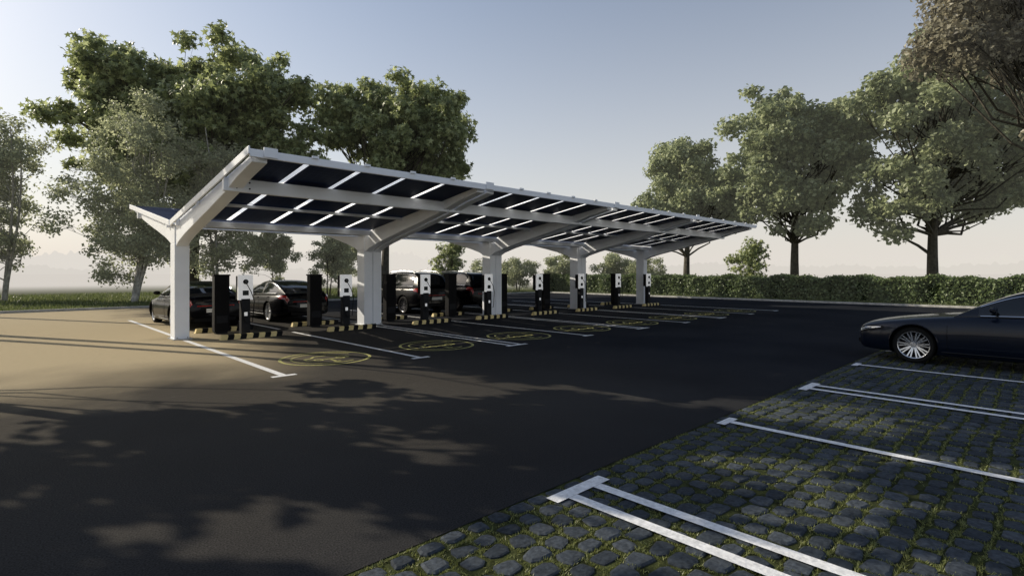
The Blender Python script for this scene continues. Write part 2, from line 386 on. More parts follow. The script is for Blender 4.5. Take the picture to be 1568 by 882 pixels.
for i, (p, h, r, n) in enumerate([((14.1, 39.2), 5.2, 1.9, 12000), ((17.1, 36.3), 4.8, 1.6, 9000), ((20.0, 40.0), 4.4, 1.8, 8000), ((24.3, 32.1), 4.3, 1.2, 1800), ((36.4, 14.9), 4.1, 1.3, 1600)]):
    big = n < 3000
    tree('young_tree', p, [(0, 0, h * 0.58, r, h * 0.38), (0.3, 0, h * 0.78, r * 0.6, h * 0.2)], 'leaf_birch' if not big else 'leaf_maple', n, 0.16 if not big else 0.24,
         'quad' if not big else 'maple', 0.05, 0.5, 60, 'bark', seed=30 + i, multi=2, trunk_top=0.85, limb_frac=0.8)
for i, (p, h, r) in enumerate([((36.5, 31.0), 3.9, 2.0), ((38.5, 27.0), 3.4, 1.8), ((37.8, 23.6), 3.0, 1.7), ((33.0, 33.5), 3.2, 1.8), ((29.0, 34.0), 2.6, 1.6)]):
    tree('shrub', p, [(0, 0, h * 0.55, r, h * 0.42)], 'leaf_birch', 9000, 0.17, 'quad', 0.04, 0.5, 50, 'bark', seed=50 + i, multi=4, trunk_top=0.7, limb_frac=0.5)

# ------------------------------------------------------------------ sun direction
EL = math.radians(28); AZ = math.radians(117)
D = Vector((math.cos(AZ) * math.cos(EL), math.sin(AZ) * math.cos(EL), math.sin(EL)))
def upsun(x, y, z): return (x + D.x / D.z * z, y + D.y / D.z * z)
# unseen trees placed up-sun to dapple the foreground; pits added at their trunks
pit = MB(); soil = MB()
for i, (x, y, z, r, n, nc) in enumerate([(-3.2, 5.4, 8.0, 3.3, 5200, 30), (2.4, 5.0, 8.0, 3.3, 5200, 30), (7.3, 4.2, 12.0, 3.1, 4800, 27), (0.8, -3.2, 8.5, 3.3, 5200, 30), (6.2, -3.0, 10.0, 3.3, 5200, 28), (10.8, -1.2, 14.0, 3.0, 5600, 32), (13.2, 2.0, 20.0, 2.8, 8500, 48)]):
    px, py = upsun(x, y, z); tall = z >= 12
    tree('unseen_shade_tree', (px, py), [(0, 0, z, r, 2.6), (-1.5, 0, z + 1.0, r * .75, 1.8), (1.5, 1, z - 0.5, r * .75, 1.6)], 'leaf_maple', n, 0.30, 'quad', 0.17, 0.70, nc, seed=61 + i,
         limb_frac=0.08 if tall else 0.5, trunk_top=0.8 if tall else 0.62, shell=2.6)
    if py < 30:
        for (a, b, c, d) in ((-1, 1, -1, -.88), (-1, 1, .88, 1), (-1, -.88, -.88, .88), (.88, 1, -.88, .88)):
            pit.box(px + a, px + b, py + c, py + d, -0.02, 0.10, 'kerb')
        soil.box(px - .88, px + .88, py - .88, py + .88, -0.02, 0.05, 'moss')
pit.obj('shade_tree_pit_kerb'); soil.obj('shade_tree_pit_soil')

# ------------------------------------------------------------------ ground
def sheet(name, x0, x1, y0, y1, z, key):
    mb = MB(); mb.add([(x0, y0, z), (x1, y0, z), (x1, y1, z), (x0, y1, z)], [(0, 1, 2, 3)], key); return mb.obj(name)
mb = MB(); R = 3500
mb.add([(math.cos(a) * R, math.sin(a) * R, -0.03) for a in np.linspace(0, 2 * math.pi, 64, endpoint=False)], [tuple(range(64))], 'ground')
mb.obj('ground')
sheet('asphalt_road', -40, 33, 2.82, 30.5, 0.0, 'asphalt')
sheet('paver_joint_bed', -40, 33, -26, 2.82, -0.004, 'moss')
mb = MB()
mb.box(33, 33.14, -26, 30.64, -0.05, 0.10, 'kerb')
mb.box(-40, 33, 30.5, 30.64, -0.05, 0.10, 'kerb')
mb.obj('concrete_kerb', bevel=0.015)

def stones():
    rg = np.random.default_rng(3)
    pw, ph = 0.20, 0.165
    cs = []
    for j in range(0, 90):
        y = 2.80 - ph / 2 - j * ph
        if y < -9: break
        xs = np.arange(0.0 if y > -1 else 0.5, 33.0 - pw, pw) + (pw * 0.37 * (j * 1.7 % 2.3)) + 0.1
        for x in xs:
            if x * 0.719 - y * 0.695 > 1.35 * (x * 0.695 + y * 0.719) + 2.5: continue
            cs.append((x, y))
    cs = np.array(cs); N = len(cs)
    cs[:, 1] += 0.018 * np.sin(cs[:, 0] * 1.9 + cs[:, 1]) ; cs[:, 0] += 0.02 * np.sin(cs[:, 1] * 3.1)
    cs += rg.normal(size=cs.shape) * 0.009
    w = (pw / 2 - rg.uniform(0.006, 0.030, N)); h = (ph / 2 - rg.uniform(0.006, 0.026, N))
    rot = rg.normal(size=N) * 0.10
    zt = 0.012 + rg.uniform(-0.007, 0.001, N)
    rings = [(1.0, -0.004, 0), (0.96, 0.5, 0), (0.76, 1.0, 0)]
    oct_ = [(-1, -.55), (-.6, -1), (.6, -1), (1, -.55), (1, .55), (.6, 1), (-.6, 1), (-1, .55)]
    V = np.zeros((N, 24, 3))
    jit = rg.normal(size=(N, 8, 2)) * 0.11
    for ri, (sc, zf, _) in enumerate(rings):
        for k, (a, b) in enumerate(oct_):
            lx = (a + jit[:, k, 0]) * w * sc; ly = (b + jit[:, k, 1]) * h * sc
            V[:, ri * 8 + k, 0] = cs[:, 0] + lx * np.cos(rot) - ly * np.sin(rot)
            V[:, ri * 8 + k, 1] = np.minimum(cs[:, 1] + lx * np.sin(rot) + ly * np.cos(rot), 2.83)
            V[:, ri * 8 + k, 2] = (-0.01 if ri == 0 else (0.003 if ri == 1 else zt))
    q = []
    for r in range(2):
        for k in range(8):
            k2 = (k + 1) % 8; q.append((r * 8 + k, r * 8 + k2, r * 8 + 8 + k2, r * 8 + 8 + k))
    q += [(16, 17, 18, 19), (16, 19, 20, 23), (20, 21, 22, 23)]
    F = (np.arange(N)[:, None, None] * 24 + np.array(q)[None]).reshape(-1, 4)
    np_obj('cobblestone_paving', [(V.reshape(-1, 3), F, 0)], ['stone'])
    sel = (cs[:, 0] < 16) & (cs[:, 1] > -5)
    near = cs[sel]
    wt = 1 / (near[:, 0] ** 2 + near[:, 1] ** 2 + 3) ** 0.35; wt /= wt.sum()
    B = 200000
    c = near[rg.choice(len(near), size=B, p=wt)]
    side = rg.integers(2, size=B)
    px = np.where(side == 0, c[:, 0] + pw / 2, c[:, 0] + rg.uniform(-.55, .55, B) * pw) + rg.normal(size=B) * 0.007
    py = np.where(side == 0, c[:, 1] + rg.uniform(-.5, .5, B) * ph, c[:, 1] + ph / 2) + rg.normal(size=B) * 0.006
    pat = np.sin(px * 2.3 + 1 + np.sin(py * 1.3)) * np.cos(py * 3.3 + np.sin(px * 1.7)) + 0.7 * np.sin(px * 9.1 + py * 3) * np.sin(py * 11.3 - px * 4)
    keep = (pat + rg.normal(size=B) * 0.35 > -0.35) & (py < 2.8)
    px = px[keep]; py = py[keep]; B = len(px)
    a = rg.uniform(0, 6.28, B); hh = rg.uniform(0.008, 0.024, B); ww = rg.uniform(0.002, 0.005, B)
    base = np.stack([px, py, np.full(B, -0.004)], 1); dx = np.stack([np.cos(a), np.sin(a), np.zeros(B)], 1)
    tip = base + np.stack([rg.normal(size=B) * 0.012, rg.normal(size=B) * 0.012, hh], 1)
    Vb = np.stack([base - dx * ww[:, None], base + dx * ww[:, None], tip], 1).reshape(-1, 3)
    np_obj('joint_grass', [(Vb, np.arange(B * 3).reshape(-1, 3), 0)], ['jointgrass'])
stones()

def lawn():
    rg = np.random.default_rng(5); B = 60000
    x = rg.uniform(-12, 33, B); y = 30.66 + rg.uniform(0, 1, B) ** 1.5 * 22
    x2 = 33.2 + rg.uniform(0, 1.4, B // 4); y2 = rg.uniform(-12, 31, B // 4)
    x = np.concatenate([x, x2]); y = np.concatenate([y, y2]); B = len(x)
    a = rg.uniform(0, 6.28, B); hh = rg.uniform(0.08, 0.24, B)
    base = np.stack([x, y, np.full(B, -0.03)], 1); dx = np.stack([np.cos(a), np.sin(a), np.zeros(B)], 1) * rg.uniform(0.015, 0.04, B)[:, None]
    tip = base + np.stack([rg.normal(size=B) * 0.06, rg.normal(size=B) * 0.06, hh], 1)
    V = np.stack([base - dx, base + dx, tip], 1).reshape(-1, 3)
    np_obj('lawn_grass', [(V, np.arange(B * 3).reshape(-1, 3), 0)], ['grassblade'])
lawn()

def hedge():
    rg = np.random.default_rng(9)
    y0, y1, x0, x1, h = -24, 33, 34.6, 36.2, 1.32
    mb = MB(); mb.box(x0 + .15, x1 - .15, y0, y1, -0.03, h - 0.15, 'hedgecore')
    N = 90000
    y = rg.uniform(y0, y1, N); face = rg.uniform(size=N)
    top = face > 0.55
    wob = 0.07 * np.sin(y * 1.7) + 0.06 * np.sin(y * 4.1 + 1) + rg.normal(size=N) * 0.07
    x = np.where(top, rg.uniform(x0, x1, N), x0 + 0.08 + wob); z = np.where(top, h + wob, rg.uniform(0.0, h, N))
    out = np.where(top[:, None], np.array([[0, 0, 1.]]), np.array([[-1., 0, 0.2]]))
    V, F = leaf_mesh(np.stack([x, y, z], 1), 0.17, out, 'quad', rg)
    cv = np.array(mb.v); np_obj('hedge', [(cv, np.array(mb.f), 0), (V, F, 1)], ['hedgecore', 'leaf_hedge'])
hedge()

def woodland(name, dist, a0, a1, hmin, hmax, key, seed):
    rg = np.random.default_rng(seed); n = 1400; mb = MB(); vs = []; fs = []
    ph = rg.uniform(0, 6.28, 8)
    for i in range(n):
        f = i / (n - 1); a = math.radians(a0 + (a1 - a0) * f)
        e = sum(math.sin(f * k * 9 + ph[j]) / (j + 1) ** 0.8 for j, k in enumerate((1, 2.3, 5.1, 11, 29, 67, 140, 230))) / 2.4
        h = hmin + (hmax - hmin) * max(0.0, 0.45 + 0.5 * e) + rg.uniform(0, 1.2)
        x = math.cos(a) * dist; y = math.sin(a) * dist
        vs += [(x, y, -1), (x, y, h)]
        if i: fs.append((2 * i - 2, 2 * i, 2 * i + 1, 2 * i - 1))
    mb.add(vs, fs, key); mb.obj(name)
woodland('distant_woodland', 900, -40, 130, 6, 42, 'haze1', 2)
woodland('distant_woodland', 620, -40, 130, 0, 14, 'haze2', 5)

# ------------------------------------------------------------------ markings
mb = MB()
def strip(x0, x1, y0, y1, z, key='line', b=mb):
    b.add([(x0, y0, z), (x1, y0, z), (x1, y1, z), (x0, y1, z)], [(0, 1, 2, 3)], key)
CX = [3.42 + 5.37 * i for i in range(5)]
z = 0.004
for i, x in enumerate(CX):
    for (ya, yb, yc) in ((9.0, 15.3, 9.0), (16.3, 23.0, 23.0)):
        if i in (0, 4):
            strip(x - .06, x + .06, ya, yb, z)
            if ya < 10: strip(x - .2, x + .2, 8.88, 8.998, z)
        else:
            strip(x - .20, x - .10, ya, yb, z); strip(x + .10, x + .20, ya, yb, z)
            if ya < 10: strip(x - .32, x + .32, 8.88, 8.998, z)
            else: strip(x - .32, x + .32, 23.002, 23.12, z)
        if i < 4:
            strip(x + 2.685 - .05, x + 2.685 + .05, ya, yb, z)
            if ya < 10: strip(x + 2.485, x + 2.885, 8.88, 8.998, z)
z = 0.018
for k in range(-1, 8):
    x = 3.28 + 2.69 * k
    if k % 2 == 0:
        strip(x - .2, x - .1, -3.2, 2.58, z); strip(x + .1, x + .2, -3.2, 2.58, z); strip(x - .32, x + .32, 2.582, 2.70, z)
    else:
        strip(x - .05, x + .05, -3.2, 2.62, z); strip(x - .17, x + .17, 2.622, 2.72, z)
mb.obj('parking_line_markings')

def ev_symbol(cx, cy):
    b = MB(); z = 0.004
    def ring(r0, r1, a0, a1, n, ox=0, oy=0):
        vs = []; fs = []
        for i in range(n + 1):
            a = a0 + (a1 - a0) * i / n
            vs += [(cx + ox + math.cos(a) * r0, cy + oy + math.sin(a) * r0, z), (cx + ox + math.cos(a) * r1, cy + oy + math.sin(a) * r1, z)]
            if i: fs.append((2 * i - 2, 2 * i - 1, 2 * i + 1, 2 * i))
        b.add(vs, fs, 'yline')
    def poly(p): b.add([(cx + x, cy + y, z) for x, y in p], [tuple(range(len(p)))], 'yline')
    ring(0.81, 0.87, 0, 2 * math.pi, 64)
    ring(0.62, 0.66, 0.35, 5.2, 48)
    def seg(p0, p1, w=0.05):
        p0 = Vector((*p0, 0)); p1 = Vector((*p1, 0)); d = (p1 - p0).normalized(); n = Vector((-d.y, d.x, 0)) * w / 2
        poly([tuple((p0 + n)[:2]), tuple((p0 - n)[:2]), tuple((p1 - n)[:2]), tuple((p1 + n)[:2])])
    pts = [(-.42, -.12), (-.40, .08), (-.25, .12), (-.12, .30), (.16, .30), (.30, .12), (.42, .06), (.42, -.12)]
    for a, c in zip(pts[:-1], pts[1:]): seg(a, c)
    seg((-.42, -.14), (-.32, -.14)); seg((-.10, -.14), (.12, -.14)); seg((.34, -.14), (.42, -.14))
    ring(.06, .10, 0, 6.283, 16, -.21, -.14); ring(.06, .10, 0, 6.283, 16, .23, -.14)
    seg((.0, -.22), (.0, -.5)); seg((-.07, -.5), (.07, -.5), .08)
    b.obj('ev_charging_symbol')
for k in range(8): ev_symbol(4.72 + 2.69 * k, 10.2)

# ------------------------------------------------------------------ solar carport
port = empty('solar_carport')
def zroof(y):
    return 2.93 + (15.75 - y) * 0.152 if y < 15.75 else 2.93 + (y - 15.75) * 0.163
def arm_poly(front):
    sg = -1 if front else 1
    yc = 15.8; L = 5.75 if front else 5.35
    top = [(0.0, zroof(yc)), (L, zroof(yc + sg * L))]
    low = []
    for f, dz in ((1.0, 0.13), (0.86, 0.17), (0.73, 0.27), (0.55, 0.34), (0.35, 0.40), (0.18, 0.46), (0.08, 0.53), (0.03, 0.62)):
        low.append((L * f, zroof(yc + sg * L * f) - dz))
    P = [(yc + sg * a, b) for a, b in top + low]
    P.append((yc, low[-1][1] - 0.02))
    return P
mb = MB()
fr = []
fr.append((3.25, 3.58))
for c in CX[1:4]: fr += [(c - .31, c - .008), (c + .008, c + .31)]
fr.append((CX[4] - .17, CX[4] + .17))
for (a, b) in fr:
    mb.box(a, b, 15.57, 16.03, 0.0, 2.42, 'white')
    mb.prism_x(arm_poly(True), a + 0.03, b - 0.03, 'white'); mb.prism_x(arm_poly(False), a + 0.03, b - 0.03, 'white')
    mb.box(a + .004, b - .004, 15.60, 16.0, 2.42, 2.86, 'white')
mb.obj('columns_and_arms', bevel=0.012, parent=port)
mb = MB()
for (a, b) in fr:
    mb.box(a - 0.05, b + 0.05 if b - a > .32 else b + .0, 15.50, 16.10, 0.0, 0.025, 'steel')
    for yy in (15.535, 16.065):
        for xx in (a + .05, b - .05): mb.cyl((xx, yy, .04), (0, 0, 1), .014, .05, 'steel', 8)
mb.obj('base_plates', parent=port)
X0, X1 = 3.2, 25.15
mb = MB()
def beam(y0, y1, h, drop=0.0, x0=X0, x1=X1, key='white'):
    yc = (y0 + y1) / 2; zt = zroof(yc) - drop
    mb.box(x0, x1, y0, y1, zt - h, zt, key)
segs = [(X0, CX[1] - .003), (CX[1] + .003, CX[2] - .003), (CX[2] + .003, CX[3] - .003), (CX[3] + .003, X1)]
for (a, b) in segs:
    beam(11.38, 11.50, 0.26, 0.03, a, b)
    beam(9.90, 9.96, 0.14, -0.05, a, b)
    beam(20.1, 20.22, 0.24, 0.03, a, b)
    beam(21.28, 21.34, 0.14, -0.05, a, b)
    beam(15.2, 15.32, 0.16, -0.01, a, b)
    beam(16.2, 16.32, 0.16, -0.01, a, b)
    beam(13.4, 13.46, 0.07, 0.0, a, b); beam(18.1, 18.16, 0.07, 0.0, a, b)
mb.box(X0, X1, 15.45, 16.05, 2.885, 2.905, 'steel')
for xe in (X0 - .03, X1):
    for (ya, yb) in ((9.88, 15.72), (15.8, 21.36)):
        v = [(xe, ya, zroof(ya) - .06), (xe + .03, ya, zroof(ya) - .06), (xe + .03, ya, zroof(ya) + .085), (xe, ya, zroof(ya) + .085),
             (xe, yb, zroof(yb) - .06), (xe + .03, yb, zroof(yb) - .06), (xe + .03, yb, zroof(yb) + .085), (xe, yb, zroof(yb) + .085)]
        mb.add(v, [(0, 1, 2, 3), (4, 5, 6, 7), (0, 1, 5, 4), (1, 2, 6, 5), (2, 3, 7, 6), (3, 0, 4, 7)], 'white')
mb.obj('beams', bevel=0.008, parent=port)
mb = MB()
for c in [X0 + .35] + CX[1:4]:
    zt = zroof(11.44) - .03
    mb.box(c - .17, c + .17, 11.366, 11.38, zt - .23, zt - .03, 'white')
    for dx in (-.12, .12):
        for dz in (-.07, -.19): mb.cyl((c + dx, 11.36, zt + dz), (0, 1, 0), .016, .02, 'dgrey', 8)
    zt = zroof(9.93)
    mb.box(c - .12, c + .12, 9.87, 9.90, zt - .07, zt + .1, 'white')
mb.obj('joint_plates', parent=port)
mb = MB(); mf = MB(); mg = MB()
def panel(x0, x1, ya, yb, b=mb, key='pv', t=.035, up=.02):
    za, zb = zroof(ya) + up, zroof(yb) + up
    v = [(x0, ya, za), (x1, ya, za), (x1, yb, zb), (x0, yb, zb), (x0, ya, za + t), (x1, ya, za + t), (x1, yb, zb + t), (x0, yb, zb + t)]
    b.add(v, [(3, 2, 1, 0), (4, 5, 6, 7), (0, 1, 5, 4), (1, 2, 6, 5), (2, 3, 7, 6), (3, 0, 4, 7)], key)
for bi in range(4):
    a = CX[bi] + (0.05 if bi else -.15); b = CX[bi + 1] - (0.05 if bi < 3 else -.15)
    n = 5; pitch = (b - a) / n
    for k in range(n):
        xa = a + k * pitch + 0.065; xb = a + (k + 1) * pitch - 0.065
        for (ya, yb) in ((9.98, 11.66), (11.70, 13.40), (13.44, 15.14)):
            panel(xa, xb, ya, yb)
            if k:
                xs = a + k * pitch
                mg.add([(xs - .058, ya, zroof(ya) + .03), (xs + .058, ya, zroof(ya) + .03), (xs + .058, yb, zroof(yb) + .03), (xs - .058, yb, zroof(yb) + .03)], [(0, 1, 2, 3)], 'gap_glow')
        for (ya, yb) in ((16.36, 18.0), (18.04, 19.66), (19.70, 21.26)): panel(xa, xb, ya, yb)
        if k: mf.box(a + k * pitch - .06, a + k * pitch + .06, 9.86, 9.90, zroof(9.9) + .03, zroof(9.9) + .075, 'white')
mb.obj('solar_panels', parent=port); mf.obj('panel_clamps', parent=port); mg.obj('glowing_gap_strips', parent=port)

# ------------------------------------------------------------------ charging stations
def charger(x, y, facing, kind):
    b = MB()
    if kind == 'white':
        b.box(-.11, .11, -.09, .09, 0.0, 1.0, 'dgrey')
        b.box(-.17, .17, -.02, .16, .98, 1.60, 'black')
        b.box(-.185, .185, -.075, -.02, .97, 1.63, 'cwhite')
        b.box(-.075, .075, -.082, -.075, 1.09, 1.22, 'screen')
        b.cyl((0, -.085, 1.45), (0, 1, 0), .065, .03, 'black', 20)
        b.cyl((0, -.105, 1.45), (0, 1, 0), .035, .04, 'screen', 16)
        b.box(-.04, .04, -.098, -.09, .55, .65, 'cwhite')
        pts = [(0, -.12, 1.42), (.09, -.2, 1.2), (.19, -.16, .95), (.14, -.17, .4), (.0, -.14, .35), (-.1, -.12, .6), (-.13, -.05, .98)]
        b.tube(pts, .012, 'black', 6)
        b.box(-.16, .16, -.13, .13, 0, .03, 'steel')
        o = b.obj('ev_charging_station', bevel=0.012)
    else:
        b.box(-.19, .19, -.13, .10, .06, 1.60, 'black'); b.box(-.15, .15, -.10, .08, 0, .06, 'dgrey')
        b.box(-.16, .16, .10, .11, .95, 1.5, 'cwhite')
        b.box(-.21, .21, -.15, .13, 1.60, 1.64, 'black')
        b.box(-.14, .14, -.137, -.13, .3, .5, 'dgrey')
        o = b.obj('charging_power_cabinet', bevel=0.012)
    o.location = (x, y, 0)
for x in (4.77, 7.62, 10.5, 13.36, 16.15, 18.9, 21.75, 24.45): charger(x, 15.15, -1, 'white')
for k in range(8): charger(4.52 + 2.67 * k, 16.35, 1, 'black')
def barrier(cx, y):
    b = MB(); n = 10; L = 1.5; w = L / n
    for i in range(n):
        x0 = cx - L / 2 + i * w; k = 'yellow' if i % 2 == 0 else 'black'
        sk = 0.03
        poly = [(y - .075, 0), (y - .06, .10), (y - .03, .125), (y + .03, .125), (y + .06, .10), (y + .075, 0)]
        vs = [(x0 + (sk if p[1] > .05 else 0), p[0], p[1]) for p in poly] + [(x0 + w + (sk if p[1] > .05 else 0), p[0], p[1]) for p in poly]
        fs = [(0, 1, 2, 3, 4, 5), (11, 10, 9, 8, 7, 6)] + [(j, j + 6, (j + 1) % 6 + 6, (j + 1) % 6) for j in range(6)]
        b.add(vs, fs, k)
    b.obj('striped_wheel_stop')
for x in (4.8, 7.62, 10.5, 13.2, 16.1, 18.85, 21.6, 24.1): barrier(x, 14.72)
for k in range(8): barrier(4.75 + 2.68 * k, 16.85)

# ------------------------------------------------------------------ cars
def herm(x, xs, ys):
    xs = np.asarray(xs, float); ys = np.asarray(ys, float); x = np.clip(x, xs[0], xs[-1])
    m = np.zeros(len(xs)); d = np.diff(ys) / np.diff(xs)
    m[1:-1] = np.where(d[:-1] * d[1:] > 0, 2 * d[:-1] * d[1:] / (d[:-1] + d[1:] + 1e-12), 0); m[0] = d[0]; m[-1] = d[-1]
    i = np.clip(np.searchsorted(xs, x) - 1, 0, len(xs) - 2); h = xs[i + 1] - xs[i]; t = (x - xs[i]) / h
    return (2*t**3-3*t**2+1)*ys[i] + (t**3-2*t**2+t)*h*m[i] + (-2*t**3+3*t**2)*ys[i+1] + (t**3-t**2)*h*m[i+1]
SEDAN = dict(L=4.95, fo=0.92, wb=2.90, wr=0.335, arch=0.375,
    top=([0, .04, .15, .4, .9, 1.4, 1.75, 2.5, 3.5, 4.2, 4.65, 4.86, 4.95], [.56, .63, .70, .765, .845, .905, .94, .955, .985, 1.0, 1.01, .98, .80]),
    low=([0, .1, .5, 1.0, 4.2, 4.7, 4.95], [.27, .20, .17, .16, .17, .24, .36]),
    wid=([0, .05, .2, .45, .8, 1.3, 2.5, 3.8, 4.4, 4.75, 4.95], [.55, .68, .80, .875, .92, .935, .94, .94, .91, .83, .68]),
    gs=(1.50, 4.78), roof=([1.50, 1.9, 2.35, 2.7, 3.05, 3.5, 4.0, 4.4, 4.78], [.90, 1.13, 1.325, 1.40, 1.42, 1.395, 1.28, 1.14, .99]),
    wsh=(1.58, 2.42), rsh=(3.72, 4.55), side=(1.86, 4.15), bp=3.0, gw=(.80, .80, .70))
SUV = dict(L=4.75, fo=0.88, wb=2.80, wr=0.36, arch=0.41,
    top=([0, .04, .15, .4, .9, 1.3, 1.6, 2.5, 3.5, 4.2, 4.55, 4.70, 4.75], [.70, .82, .92, .985, 1.05, 1.08, 1.10, 1.11, 1.13, 1.14, 1.13, 1.05, .85]),
    low=([0, .1, .5, 1.0, 4.0, 4.5, 4.75], [.34, .28, .24, .23, .24, .30, .42]),
    wid=([0, .05, .2, .45, .8, 1.3, 2.5, 3.8, 4.3, 4.6, 4.75], [.66, .76, .85, .90, .935, .945, .95, .945, .93, .88, .80]),
    gs=(1.35, 4.70), roof=([1.35, 1.75, 2.05, 2.4, 2.9, 3.6, 4.1, 4.35, 4.70], [1.05, 1.38, 1.60, 1.685, 1.71, 1.70, 1.66, 1.58, 1.12]),
    wsh=(1.42, 2.1), rsh=(4.2, 4.62), side=(1.66, 4.25), bp=2.75, gw=(.83, .85, .80))
SECU = [0, .80, .93, .975, .992, 1.0, 1.0, .99, .965, .92, .84, .70, .40, 0]
SECV = [0, 0, .04, .14, .28, .42, .58, .70, .82, .905, .955, .98, 1.0, 1.01]
def wheel(parent, x, y, r, side, rimkey):
    b = MB(); n = 40
    def lathe(prof, key):
        vs = []; fs = []; k = len(prof)
        for i in range(n):
            a = 2 * math.pi * i / n
            for (px, pr) in prof: vs.append((px * side, pr * math.cos(a), pr * math.sin(a)))
        for i in range(n):
            for j in range(k - 1):
                i2 = (i + 1) % n; fs.append((i * k + j, i * k + j + 1, i2 * k + j + 1, i2 * k + j))
        b.add(vs, fs, key)
    lathe([(-.11, r * .72), (-.115, r * .9), (-.09, r * .985), (-.03, r), (.05, r), (.10, r * .98), (.118, r * .9), (.112, r * .78), (.095, r * .745)], 'tyre')
    lathe([(.10, r * .76), (.112, r * .745), (.105, r * .71), (.02, r * .68), (-.09, r * .66)], rimkey)
    lathe([(-.02, r * .7), (-.02, 0.001)], 'black')
    lathe([(.075, .001), (.075, r * .11), (.055, r * .17), (.0, r * .19)], rimkey)
    lathe([(0.0, .001), (0.0, r * .45), (-.018, r * .46)], 'darkrim')
    for i in range(10):
        a = 2 * math.pi * i / 10
        for da in (-.075, .075):
            a1 = a + da * .9; a2 = a + da * 1.6
            d1 = Vector((0, math.cos(a1), math.sin(a1))); d2 = Vector((0, math.cos(a2), math.sin(a2)))
            p0 = d1 * r * .14 + Vector((.058 * side, 0, 0)); p1 = d2 * r * .72 + Vector((.092 * side, 0, 0))
            tn = Vector((0, -math.sin(a), math.cos(a))) * .011; dp = Vector((-.03 * side, 0, 0))
            b.add([p0 + tn, p0 - tn, p1 - tn, p1 + tn, p0 + tn + dp, p0 - tn + dp, p1 - tn + dp, p1 + tn + dp],
                  [(0, 1, 2, 3), (0, 1, 5, 4), (1, 2, 6, 5), (2, 3, 7, 6), (3, 0, 4, 7)], rimkey)
    o = b.obj('wheel', parent=parent, smooth=False); o.location = (x, y, r)
def car(name, loc, rz, P, paint, rimkey):
    root = empty(name, loc, rz); L = P['L']
    Y = lambda s: L / 2 - s
    ztop = lambda s: float(herm(s, *P['top'])); zlow = lambda s: float(herm(s, *P['low'])); wid = lambda s: float(herm(s, *P['wid']))
    ss = np.unique(np.concatenate([np.linspace(0, .3, 10), np.linspace(.3, L - .4, 46), np.linspace(L - .4, L, 12)]))
    K = len(SECU)
    mb = MB(); vs = []; ring = 2 * K - 2
    for s in ss:
        w, zl, zt = wid(s), zlow(s), ztop(s)
        half = [(w * u, zl + (zt - zl) * v) for u, v in zip(SECU, SECV)]
        for (x, zz) in half: vs.append((x, Y(s), zz))
        for (x, zz) in half[-2:0:-1]: vs.append((-x, Y(s), zz))
    fs = []
    for i in range(len(ss) - 1):
        for j in range(ring):
            j2 = (j + 1) % ring; fs.append((i * ring + j, i * ring + j2, (i + 1) * ring + j2, (i + 1) * ring + j))
    fs.append(tuple(range(ring))); fs.append(tuple(range((len(ss) - 1) * ring, len(ss) * ring)))
    mb.add(vs, fs, paint); mb.mi('black')
    body = mb.obj('body', smooth=True, parent=root)
    cut = MB()
    for s in (P['fo'], P['fo'] + P['wb']):
        for sd in (-1, 1):
            cut.cyl((sd * .93, Y(s), P['wr'] + .01), (1, 0, 0), P['arch'], .56, 'black', 40)
    cutter = cut.obj('arch_cutter')
    cutter.data.materials.clear(); cutter.data.materials.append(M[paint]); cutter.data.materials.append(M['black'])
    for p in cutter.data.polygons: p.material_index = 1
    cutter.parent = root
    bo = body.modifiers.new('arches', 'BOOLEAN'); bo.object = cutter; bo.operation = 'DIFFERENCE'; bo.solver = 'EXACT'
    dg = bpy.context.evaluated_depsgraph_get(); dg.update()
    me2 = bpy.data.meshes.new_from_object(body.evaluated_get(dg))
    body.modifiers.clear(); body.data = me2
    me2.shade_smooth()
    try: me2.set_sharp_from_angle(angle=math.radians(38))
    except Exception: pass
    bpy.data.objects.remove(cutter)
    g0, g1 = P['gs']; gss = np.linspace(g0, g1, 60)
    gw = lambda s: float(herm(s, [g0, (g0 + g1) / 2, g1], P['gw'])); zr = lambda s: float(herm(s, *P['roof']))
    def gp(s, v):
        zb = ztop(s) - .035; h = max(zr(s) - zb, .01); wb_ = gw(s)
        k = .46
        if v <= .86: return wb_ - k * h * (max(v, 0) ** 1.25), zb + h * v
        xe = wb_ - k * h * (.86 ** 1.25); tt = (v - .86) / .14
        u = [1, .95, .86, .62, .3, 0][int(round(tt * 5))]; vv = [.86, .93, .965, .988, .998, 1][int(round(tt * 5))]
        return xe * u, zb + h * vv
    vv = [-.1, 0, .2, .4, .6, .75, .86, .888, .916, .944, .972, 1.0]; KG = len(vv); ringg = 2 * KG - 1
    mb = MB(); vs = []
    for s in gss:
        hp = [gp(s, v) for v in vv]
        for x, zz in hp: vs.append((x, Y(s), zz))
        for x, zz in hp[-2::-1]: vs.append((-x, Y(s), zz))
    faces = {'g': [], 'p': [], 'b': []}
    for i in range(len(gss) - 1):
        sm = (gss[i] + gss[i + 1]) / 2
        for j in range(ringg - 1):
            jj = j if j < KG - 1 else ringg - 2 - j
            f = (i * ringg + j, i * ringg + j + 1, (i + 1) * ringg + j + 1, (i + 1) * ringg + j)
            if jj <= 5:
                if P['side'][0] < sm < P['side'][1] and zr(sm) - ztop(sm) > .10:
                    key = 'b' if abs(sm - P['bp']) < .045 or jj == 0 else 'g'
                else: key = 'p'
            elif jj <= 7: key = 'p'
            else:
                key = 'g' if (P['wsh'][0] < sm < P['wsh'][1] or P['rsh'][0] < sm < P['rsh'][1]) else 'p'
            faces[key].append(f)
    mb.add(vs, faces['p'], paint)
    for k, mk in (('g', 'carglass'), ('b', 'black')):
        i = mb.mi(mk)
        for f in faces[k]: mb.f.append(f); mb.m.append(i)
    gh = mb.obj('greenhouse', smooth=True, parent=root)
    try: gh.data.set_sharp_from_angle(angle=math.radians(35))
    except Exception: pass
